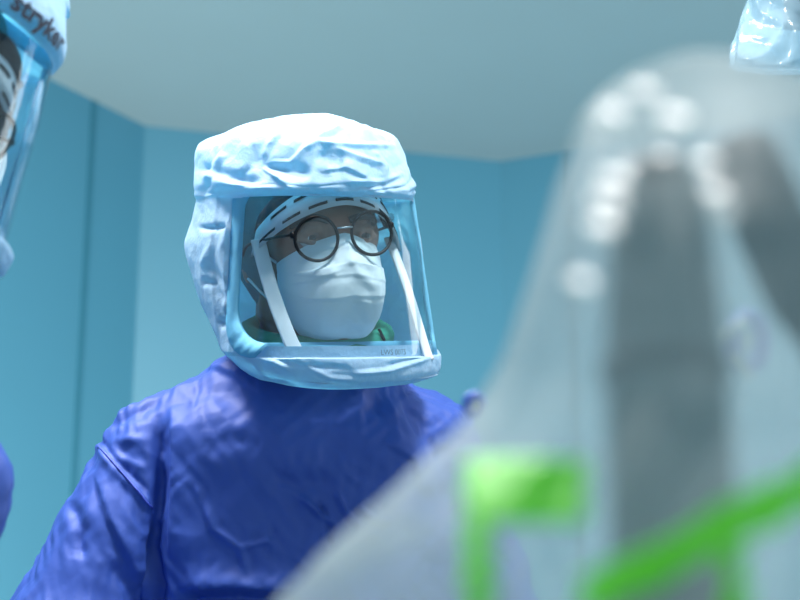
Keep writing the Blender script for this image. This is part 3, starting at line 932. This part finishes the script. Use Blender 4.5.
folds = [
 ([(158, 412), (160, 440), (162, 480), (158, 520), (152, 548), (158, 585), (150, 640)], 7, -.016, 'valley'),
 ([(172, 405), (176, 450), (178, 500), (172, 560)], 12, .010, 'step'),
 ([(88, 436), (100, 452), (118, 474), (150, 506), (160, 520)], 4, .0035, 'seam'),
 ([(92, 432), (106, 448), (124, 468), (154, 498)], 3.0, -.003, 'valley'),
 ([(98, 425), (140, 412), (160, 398)], 6, -.0035, 'valley'),
 ([(110, 440), (150, 440)], 5, .003, 'valley'), ([(112, 455), (150, 470)], 5, .003, 'valley'),
 ([(95, 470), (110, 520), (140, 590)], 8, .006, 'step'),
 ([(70, 500), (82, 530), (78, 560)], 7, -.006, 'valley'),
 ([(110, 560), (130, 590), (140, 630)], 9, -.007, 'valley'),
 ([(200, 362), (235, 375), (262, 395)], 9, .005, 'step'),
 ([(185, 385), (230, 400), (250, 425)], 12, -.004, 'valley'),
 ([(200, 452), (230, 440), (262, 446)], 9, -.0025, 'valley'),
 ([(270, 475), (300, 485), (335, 480)], 10, -.005, 'valley'),
 ([(205, 500), (215, 530), (240, 548), (250, 580)], 6, .005, 'crease'),
 ([(240, 548), (275, 540)], 5, .004, 'crease'),
 ([(300, 495), (320, 515), (335, 525)], 5, .007, 'crease'), ([(335, 490), (345, 512), (360, 530)], 5, .007, 'crease'),
 ([(355, 505), (372, 520), (390, 522)], 5, .007, 'crease'), ([(318, 500), (330, 530), (328, 550)], 5, -.006, 'crease'),
 ([(380, 440), (410, 460), (420, 500)], 10, .006, 'step'), ([(400, 400), (425, 430), (440, 470)], 9, -.006, 'valley'),
 ([(180, 590), (230, 586), (290, 592)], 7, .010, 'step'), ([(170, 604), (240, 600), (300, 606)], 9, -.020, 'valley'),
]
gown = make_gown(surgeon, gp, .0028, folds, 1.7, .36)
# stitched armhole seam lying on the cloth
def drop_on(ob, pts, lift):
    """points on the surface of ob under the given lines of sight"""
    out = []
    bpy.context.view_layer.update()
    inv = ob.matrix_world.inverted()
    for x, y in pts:
        d = (W(x, y, 1) - CAM).normalized()
        ok, loc, nr, _ = ob.ray_cast(inv @ CAM, inv.to_3x3() @ d)
        if ok: out.append(ob.matrix_world @ loc + ob.matrix_world.to_3x3() @ nr * lift)
    return out
seam = drop_on(gown, [(90 + 62 * t, 438 + 70 * t ** 1.05) for t in [k / 24 for k in range(25)]], .0008)
if len(seam) > 3: obj('armhole_seam', *tube(seam, .0014, 8), M['seam'], gown)
wc = [wr_r + (el_r - wr_r) * .10, wr_l + (el_l - wr_l) * .10]
for q, (wv, el) in zip(wc, ((wr_r, el_r), (wr_l, el_l))):
    obj('knitted_cuff', *tube([q, wv, wv + (wv - el).normalized() * .02], [.040, .036, .034], 24), M['mask'], gown)

hood_folds = [
 ([(400, 146), (350, 145), (318, 142), (303, 150), (291, 163), (262, 163)], 4, .004, 'crease'),
 ([(262, 166), (285, 170), (312, 171)], 6, -.008, 'valley'), ([(318, 152), (330, 160), (345, 163)], 8, -.006, 'valley'),
 ([(262, 167), (280, 180), (298, 196)], 5, .005, 'step'), ([(197, 173), (229, 185), (271, 191), (310, 194)], 6, .004, 'ridge'),
 ([(199, 166), (232, 177), (262, 184)], 5, -.004, 'valley'),
 ([(330, 146), (352, 155), (378, 164), (388, 170)], 5, .005, 'crease'), ([(372, 150), (384, 166), (386, 185)], 5, .004, 'crease'),
 ([(320, 172), (345, 167), (372, 180)], 6, .004, 'step'), ([(330, 190), (370, 186), (408, 178)], 4, -.003, 'valley'), ([(345, 182), (385, 182), (405, 172)], 4, .003, 'crease'),
 ([(225, 152), (212, 170), (206, 182)], 5, .004, 'crease'), ([(280, 130), (268, 146), (262, 160)], 5, .003, 'crease'), ([(345, 122), (322, 134), (300, 148)], 6, .003, 'crease'),
 ([(198, 228), (212, 228), (228, 226)], 3, -.005, 'valley'), ([(206, 262), (218, 280), (226, 305)], 4, -.006, 'valley'), ([(200, 282), (218, 283)], 3, -.004, 'valley'),
 ([(218, 324), (232, 322)], 4, -.006, 'valley'), ([(212, 240), (205, 262), (222, 290), (236, 330)], 6, .005, 'crease'), ([(232, 215), (222, 250), (228, 290)], 6, .004, 'crease'),
 ([(242, 340), (262, 356), (292, 370)], 4, .004, 'crease'), ([(262, 350), (300, 366), (350, 368)], 3, -.003, 'valley'), ([(350, 374), (390, 370), (432, 356)], 4, .004, 'crease'),
 ([(385, 366), (410, 362), (434, 350)], 3, -.0035, 'valley'), ([(300, 362), (330, 378), (360, 380)], 4, .003, 'crease'),
]
make_hood(surgeon, M_HOOD, 4.2, folds=hood_folds)
sr = [W(258, 240, 2.115), W(263, 260, 2.105), W(274, 298, 2.09), W(291, 342, 2.075), W(300, 356, 2.07)]
sl = [W(388, 238, 2.19), W(398, 262, 2.175), W(412, 303, 2.15), W(426, 350, 2.13), W(430, 360, 2.125)]
make_helmet(surgeon, M_HEAD, ((sr, .0085), (sl, .0050)))
make_mask(surgeon, M_HEAD, 2.0, [
 ([(349, 238), (350, 250), (353, 266)], 4, .0020, 'ridge'), ([(351, 256), (360, 274), (378, 290)], 4.5, .0016, 'ridge'), ([(362, 262), (372, 275), (382, 280)], 4, -.0010, 'valley'),
 ([(284, 284), (312, 280), (345, 268)], 7, .0020, 'step'), ([(290, 300), (330, 298), (372, 302)], 7, .0018, 'step'), ([(292, 312), (318, 322), (350, 324)], 7, -.002, 'valley'),
 ([(300, 252), (325, 262), (340, 262)], 7, -.002, 'valley')])
make_glasses(surgeon, M_HEAD, 3.5)

# ---------------------------------------------------------------- the second gowned person, cut by the left edge of the frame
P2 = Matrix.Translation(W(-96, 72, 1.72)) @ CR.to_4x4() @ Matrix.Rotation(R(-16), 4, 'X') @ Matrix.Rotation(R(20), 4, 'Y') @ Matrix.Rotation(R(57), 4, 'Z')
P2H = P2 @ Matrix.Translation((0, 0, -.018)) @ Matrix.Rotation(R(17), 4, 'X')
base2 = Vector((-.66, 1.55, 0))
second = thing('person', base2, 'person at left edge in blue gown, pale blue hood with dark lettering across its brow', 'person')
nt2 = P2 @ Vector((0, .03, -.05)); nl2 = nt2 + Vector((-.10, .02, -.14))
s2r, e2r, w2r = nl2 + Vector((-.02, -.17, -.05)), nl2 + Vector((-.02, -.22, -.33)), nl2 + Vector((.02, -.10, -.45))
s2l, e2l, w2l = nl2 + Vector((-.04, .17, -.06)), W(-47, 492, 1.70), W(-170, 720, 1.52)
hip2 = Vector((-.72, 1.57, .95))
bp = head_prims(P2H)
bp += [cone(nt2, nl2, .054, .06, .03), cone(nl2, s2r, .05, .043, .05), cone(nl2, s2l, .05, .043, .05), cone(nl2, hip2 + Vector((.03, 0, .2)), .09, .12, .06), cone(hip2 + Vector((.03, 0, .2)), hip2, .12, .12, .06)]
bp += arm(s2r, e2r, w2r, .043, .04, .036, .026) + arm(s2l, e2l, w2l, .043, .04, .036, .026)
for wv, el, s in ((w2r, e2r, 1), (w2l, e2l, -1)):
    fw = (wv - el).normalized(); sd = fw.cross(Vector((0, 0, 1))).normalized() * -s
    bp += hand_prims(wv, fw, sd, sd.cross(fw) if sd.cross(fw).z > 0 else fw.cross(sd))
v, f = solid_mesh(bp, .005); glove_hands(obj('body', v, f, M['skin'], second), ((w2r, e2r), (w2l, e2l)))
make_face_parts(second, P2H)
make_legs(second, ((-.72, 1.47), (-.72, 1.65)), ((-.72, 1.47), (-.72, 1.67)), .012)
gp = [cone(nl2 + Vector((.02, 0, .04)), nl2, .07, .09, .04), cone(nl2, s2r, .075, .06, .05), cone(nl2, s2l, .075, .06, .05), cone(nl2 + Vector((0, 0, -.08)), hip2 + Vector((.03, 0, .2)), .12, .15, .06),
      cone(nl2 + Vector((0, -.08, -.08)), hip2 + Vector((.02, -.05, .1)), .11, .13, .06), cone(nl2 + Vector((0, .08, -.08)), hip2 + Vector((.02, .05, .1)), .11, .13, .06),
      cone(hip2 + Vector((0, -.07, .1)), Vector((-.74, 1.45, .35)), .14, .16, .06), cone(hip2 + Vector((0, .07, .1)), Vector((-.74, 1.67, .35)), .14, .16, .06)]
gp += arm(s2r, e2r, w2r, .06, .06, .06, .04) + arm(s2l, e2l, w2l, .06, .058, .052, .042)
make_gown(second, gp, .007, [], 3.3, .36)
make_hood(second, P2, 8.1, 'stryker', .8)
s2 = [P2 @ Vector(p) for p in ((-.085, -.03, .02), (-.085, -.07, -.04), (-.06, -.105, -.09), (-.045, -.12, -.115))]
s3 = [P2 @ Vector(p) for p in ((.085, -.03, .02), (.085, -.07, -.04), (.06, -.105, -.09), (.045, -.12, -.115))]
make_helmet(second, P2H, ((s2, .006), (s3, .006)))
make_mask(second, P2H, 6.0)
make_glasses(second, P2H, 0.0, 2.4)
nlx = [nt2 + (nl2 - nt2) * t for t in (.35, .7, 1.0)]
obj('scrub_top', *tube(nlx, [.063, .075, .09], 30), M['scrub'], second)

# ================================================================== DRAPED BOOM, top right corner
bx = W(800, -20, 2.25)
boom = thing('equipment_boom', (bx.x, bx.y, CEIL_Z), 'crumpled bluish plastic drape on ceiling boom in the top right corner', 'equipment boom')
obj('ceiling_flange', *lathe((bx.x, bx.y, CEIL_Z), [(.0, -.03), (.07, -.03), (.08, -.02), (.08, .008), (0, .008)]), M['white_plastic'], boom)
zt = bx.z + .05
obj('boom_pole', *lathe((bx.x, bx.y, 0), [(0, zt - .1), (.02, zt - .1), (.022, zt - .09), (.022, CEIL_Z - .03), (0, CEIL_Z - .03)]), M['white_plastic'], boom)
obj('boom_handle', *join(tube([bx + Vector((0, 0, .05)), bx + Vector((.0, -.02, -.01)), W(800, 30, 2.24)], [.022, .024, .02], 16)), M['machine'], boom)
rows = [(-260, 785, 815, .02), (-180, 768, 840, .04), (-90, 757, 868, .055), (-20, 750, 884, .065), (15, 747, 888, .066), (40, 741, 886, .064), (60, 737, 882, .06), (70, 741, 872, .055), (75, 768, 845, .03)]
rr = catmull([Vector((r[0], r[1], r[2])) for r in rows], 10); rd = catmull([Vector((r[3], 0, 0)) for r in rows], 10)
V = []; nu = 140
for q, k in zip(rr, rd):
    cx, hw = (q.y + q.z) / 2, (q.z - q.y) / 2
    for i in range(nu):
        a = 2 * math.pi * i / nu
        p = W(cx + hw * math.cos(a), q.x, 2.25 + k.x * math.sin(a))
        dd = .012 * crumple(p, 14, 5.5) + .006 * crumple(p, 34, 2.2)
        p = p + (p - W(cx, q.x, 2.25)).normalized() * dd * min(1, hw / 60)
        V.append(p)
obj('drape_cover', V, grid_faces(nu, len(rr), True), M['blue_film'], boom)['label'] = 'crumpled bluish plastic cover'

# ================================================================== DRAPED MACHINE ARM, out of focus in front
cb = W(668, 400, .68)
machine = thing('machine_arm', (cb.x, cb.y, 0), 'out of focus grey machine arm under clear plastic drape with bright green tape, right foreground', 'machine')
obj('base', *rbox((cb.x, cb.y + .02, .075), (.34, .40, .15), .03), M['machine'], machine)
topz = W(668, 150, .68).z
obj('column', *lathe((cb.x, cb.y, 0), [(0, .15), (.06, .15), (.055, .5), (.035, .7), (.0245, .9), (.0235, 1.0), (.0222, topz - .07), (.0195, topz - .03), (.017, topz - .005), (.012, topz + .006), (0, topz + .009)], 48), M['machine'], machine)
for z in (topz - .075, topz - .16):
    obj('collar', *lathe((cb.x, cb.y, z), [(.021, -.004), (.0238, -.003), (.0238, .003), (.021, .004)], 40), M['machine_dark'], machine)
hose = [W(742, 158, .81), W(754, 185, .80), W(772, 225, .80), W(802, 290, .80), W(850, 370, .82), W(890, 600, .82), W(880, 900, .82), Vector((cb.x + .14, cb.y + .12, .14))]
obj('hose', *tube(hose, [.016], 16, smooth_n=8), M['machine_dark'], machine)['label'] = 'dark teal hose under the drape'
# the drape: a folded plastic bag hanging round the arm
D_AX = .80
dr = [(52, 690, 722, .005), (62, 655, 765, .016), (82, 616, 825, .035), (112, 588, 880, .065), (160, 568, 905, .115), (230, 545, 930, .17), (310, 518, 960, .19), (380, 492, 985, .20), (430, 455, 1010, .21), (480, 398, 1040, .215),
      (540, 330, 1060, .22), (600, 270, 1080, .22), (700, 190, 1110, .22), (860, 120, 1140, .22), (1100, 80, 1170, .22)]
dq = catmull([Vector(r[:3]) for r in dr], 8); dk = catmull([Vector((r[3], 0, 0)) for r in dr], 8)
NUD = 220
DV = []
for j, (q, k) in enumerate(zip(dq, dk)):
    cx, hw = (q.y + q.z) / 2, (q.z - q.y) / 2
    for i in range(NUD):
        a = 2 * math.pi * i / NUD
        x = hw * math.cos(a); y = k.x * math.sin(a)
        gr = min(1, j / 30)
        fold_ = 1 + .05 * gr * noise.noise(Vector((math.cos(a) * 3.2, math.sin(a) * 3.2, j * .02))) + .03 * gr * noise.noise(Vector((math.cos(a) * 9, math.sin(a) * 9, j * .03 + 4)))
        p = W(cx + x * fold_, q.x, D_AX + y * fold_)
        n_ = (p - W(cx, q.x, D_AX)).normalized()
        p = p + n_ * gr * (.006 * crumple(p, 10, 9.1) + .002 * crumple(p, 28, 4.4))
        DV.append(p)
DF = grid_faces(NUD, len(dq), True)
drape = obj('drape', DV, DF, M['drape'], machine); drape['label'] = 'clear milky plastic drape'
DVn = np.array([tuple(p) for p in DV]); DP = project(DVn); DN = normals_of(DVn, np.array(DF))
# green tape on the near side of the drape
def on_drape(name, test, mat, lift=.0012):
    a = np.array(DF); c = DP[a].mean(1); nr = DN[a].mean(1)
    facing = (nr @ CRn[:, 1])
    ctr = DVn[a].mean(1); near = ((ctr - CAMn) @ CRn[:, 1]) < D_AX
    keep = [k for k in range(len(a)) if near[k] and test(c[k][0], c[k][1])]
    used = sorted({i for k in keep for i in a[k]}); mp = {g: n for n, g in enumerate(used)}
    sgn = 1 if np.median(facing[keep]) < 0 else -1
    V = [DVn[g] + DN[g] * lift * sgn for g in used]
    if not keep: return None
    o = obj(name, np.array(V), [tuple(mp[i] for i in a[k]) for k in keep], mat, drape)
    md = o.modifiers.new('thickness', 'SOLIDIFY'); md.thickness = .0006
    return o
on_drape('green_tape', lambda x, y: (468 < x < 588 and 462 < y < 528) or (468 < x < 492 and 520 < y < 680), M['green'])
on_drape('green_tape', lambda x, y: 585 < x < 830 and abs(y - (590 - (x - 600) * .50)) < 23, M['green'])
on_drape('green_tape', lambda x, y: 724 < x < 744 and 545 < y < 700, M['green'])
# pale patches added on the film as its highlights, turned towards the lamp
def crease(px, py, d, wd, ht, lean, mat='highlight'):
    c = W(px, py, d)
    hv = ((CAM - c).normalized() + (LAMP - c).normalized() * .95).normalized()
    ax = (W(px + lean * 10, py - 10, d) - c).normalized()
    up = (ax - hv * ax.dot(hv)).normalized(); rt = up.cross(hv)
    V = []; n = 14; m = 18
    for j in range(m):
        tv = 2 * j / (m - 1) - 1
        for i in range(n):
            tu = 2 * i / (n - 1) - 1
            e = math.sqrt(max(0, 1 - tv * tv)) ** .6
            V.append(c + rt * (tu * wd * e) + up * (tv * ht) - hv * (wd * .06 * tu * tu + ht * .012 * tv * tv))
    o = obj('drape_highlight', V, grid_faces(n, m), M[mat], drape); md = o.modifiers.new('thickness', 'SOLIDIFY'); md.thickness = .0008
    o['label'] = 'bright patch added as a highlight on the plastic'
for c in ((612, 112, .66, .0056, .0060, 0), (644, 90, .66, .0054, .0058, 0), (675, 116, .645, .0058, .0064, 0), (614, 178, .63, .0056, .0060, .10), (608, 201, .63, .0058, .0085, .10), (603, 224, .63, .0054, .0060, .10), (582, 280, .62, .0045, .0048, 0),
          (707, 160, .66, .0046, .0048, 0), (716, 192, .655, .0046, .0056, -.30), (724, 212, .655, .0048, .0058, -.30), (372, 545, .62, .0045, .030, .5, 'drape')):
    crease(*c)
# tracking markers on thin rods that leave the column behind the drape
def marker(px, py, d, sx, sz, r0, low):
    c = W(px, py, d); ax = CR @ Matrix.Rotation(R(18), 3, 'Z')
    V, F = tube([c + ax @ Vector((sx * math.cos(t), 0, sz * math.sin(t))) for t in [2 * math.pi * k / 32 for k in range(32)]], r0, 10, closed=True)
    o = obj('marker_ring', V, F, M['blue_plastic'], machine); o['label'] = 'small blue ring with a pale centre'
    obj('reflector', *ball(c, (sx * .5, .0015, sz * .5), ax), M['pale_plastic'], o)
    obj('marker_rod', *tube([c + CR @ Vector((.004, .004, -.006)), (c + low) / 2 + Vector((0, .03, .01)), low], .0012, 8, smooth_n=6), M['visor'], o)
    return o
marker(474, 405, 1.35, .0060, .0066, .0034, Vector((cb.x, cb.y, .98)))
o = marker(748, 342, 1.20, .0110, .0160, .0052, Vector((cb.x, cb.y, .94)))
obj('marker_tab', *join(tube([W(723, 338, 1.19), W(735, 328, 1.185), W(745, 322, 1.19)], [.003, .0042, .003], 10, smooth_n=4), tube([W(735, 356, 1.188), W(744, 368, 1.185), W(750, 378, 1.19)], [.003, .0042, .003], 10, smooth_n=4)), M['pale_plastic'], o)
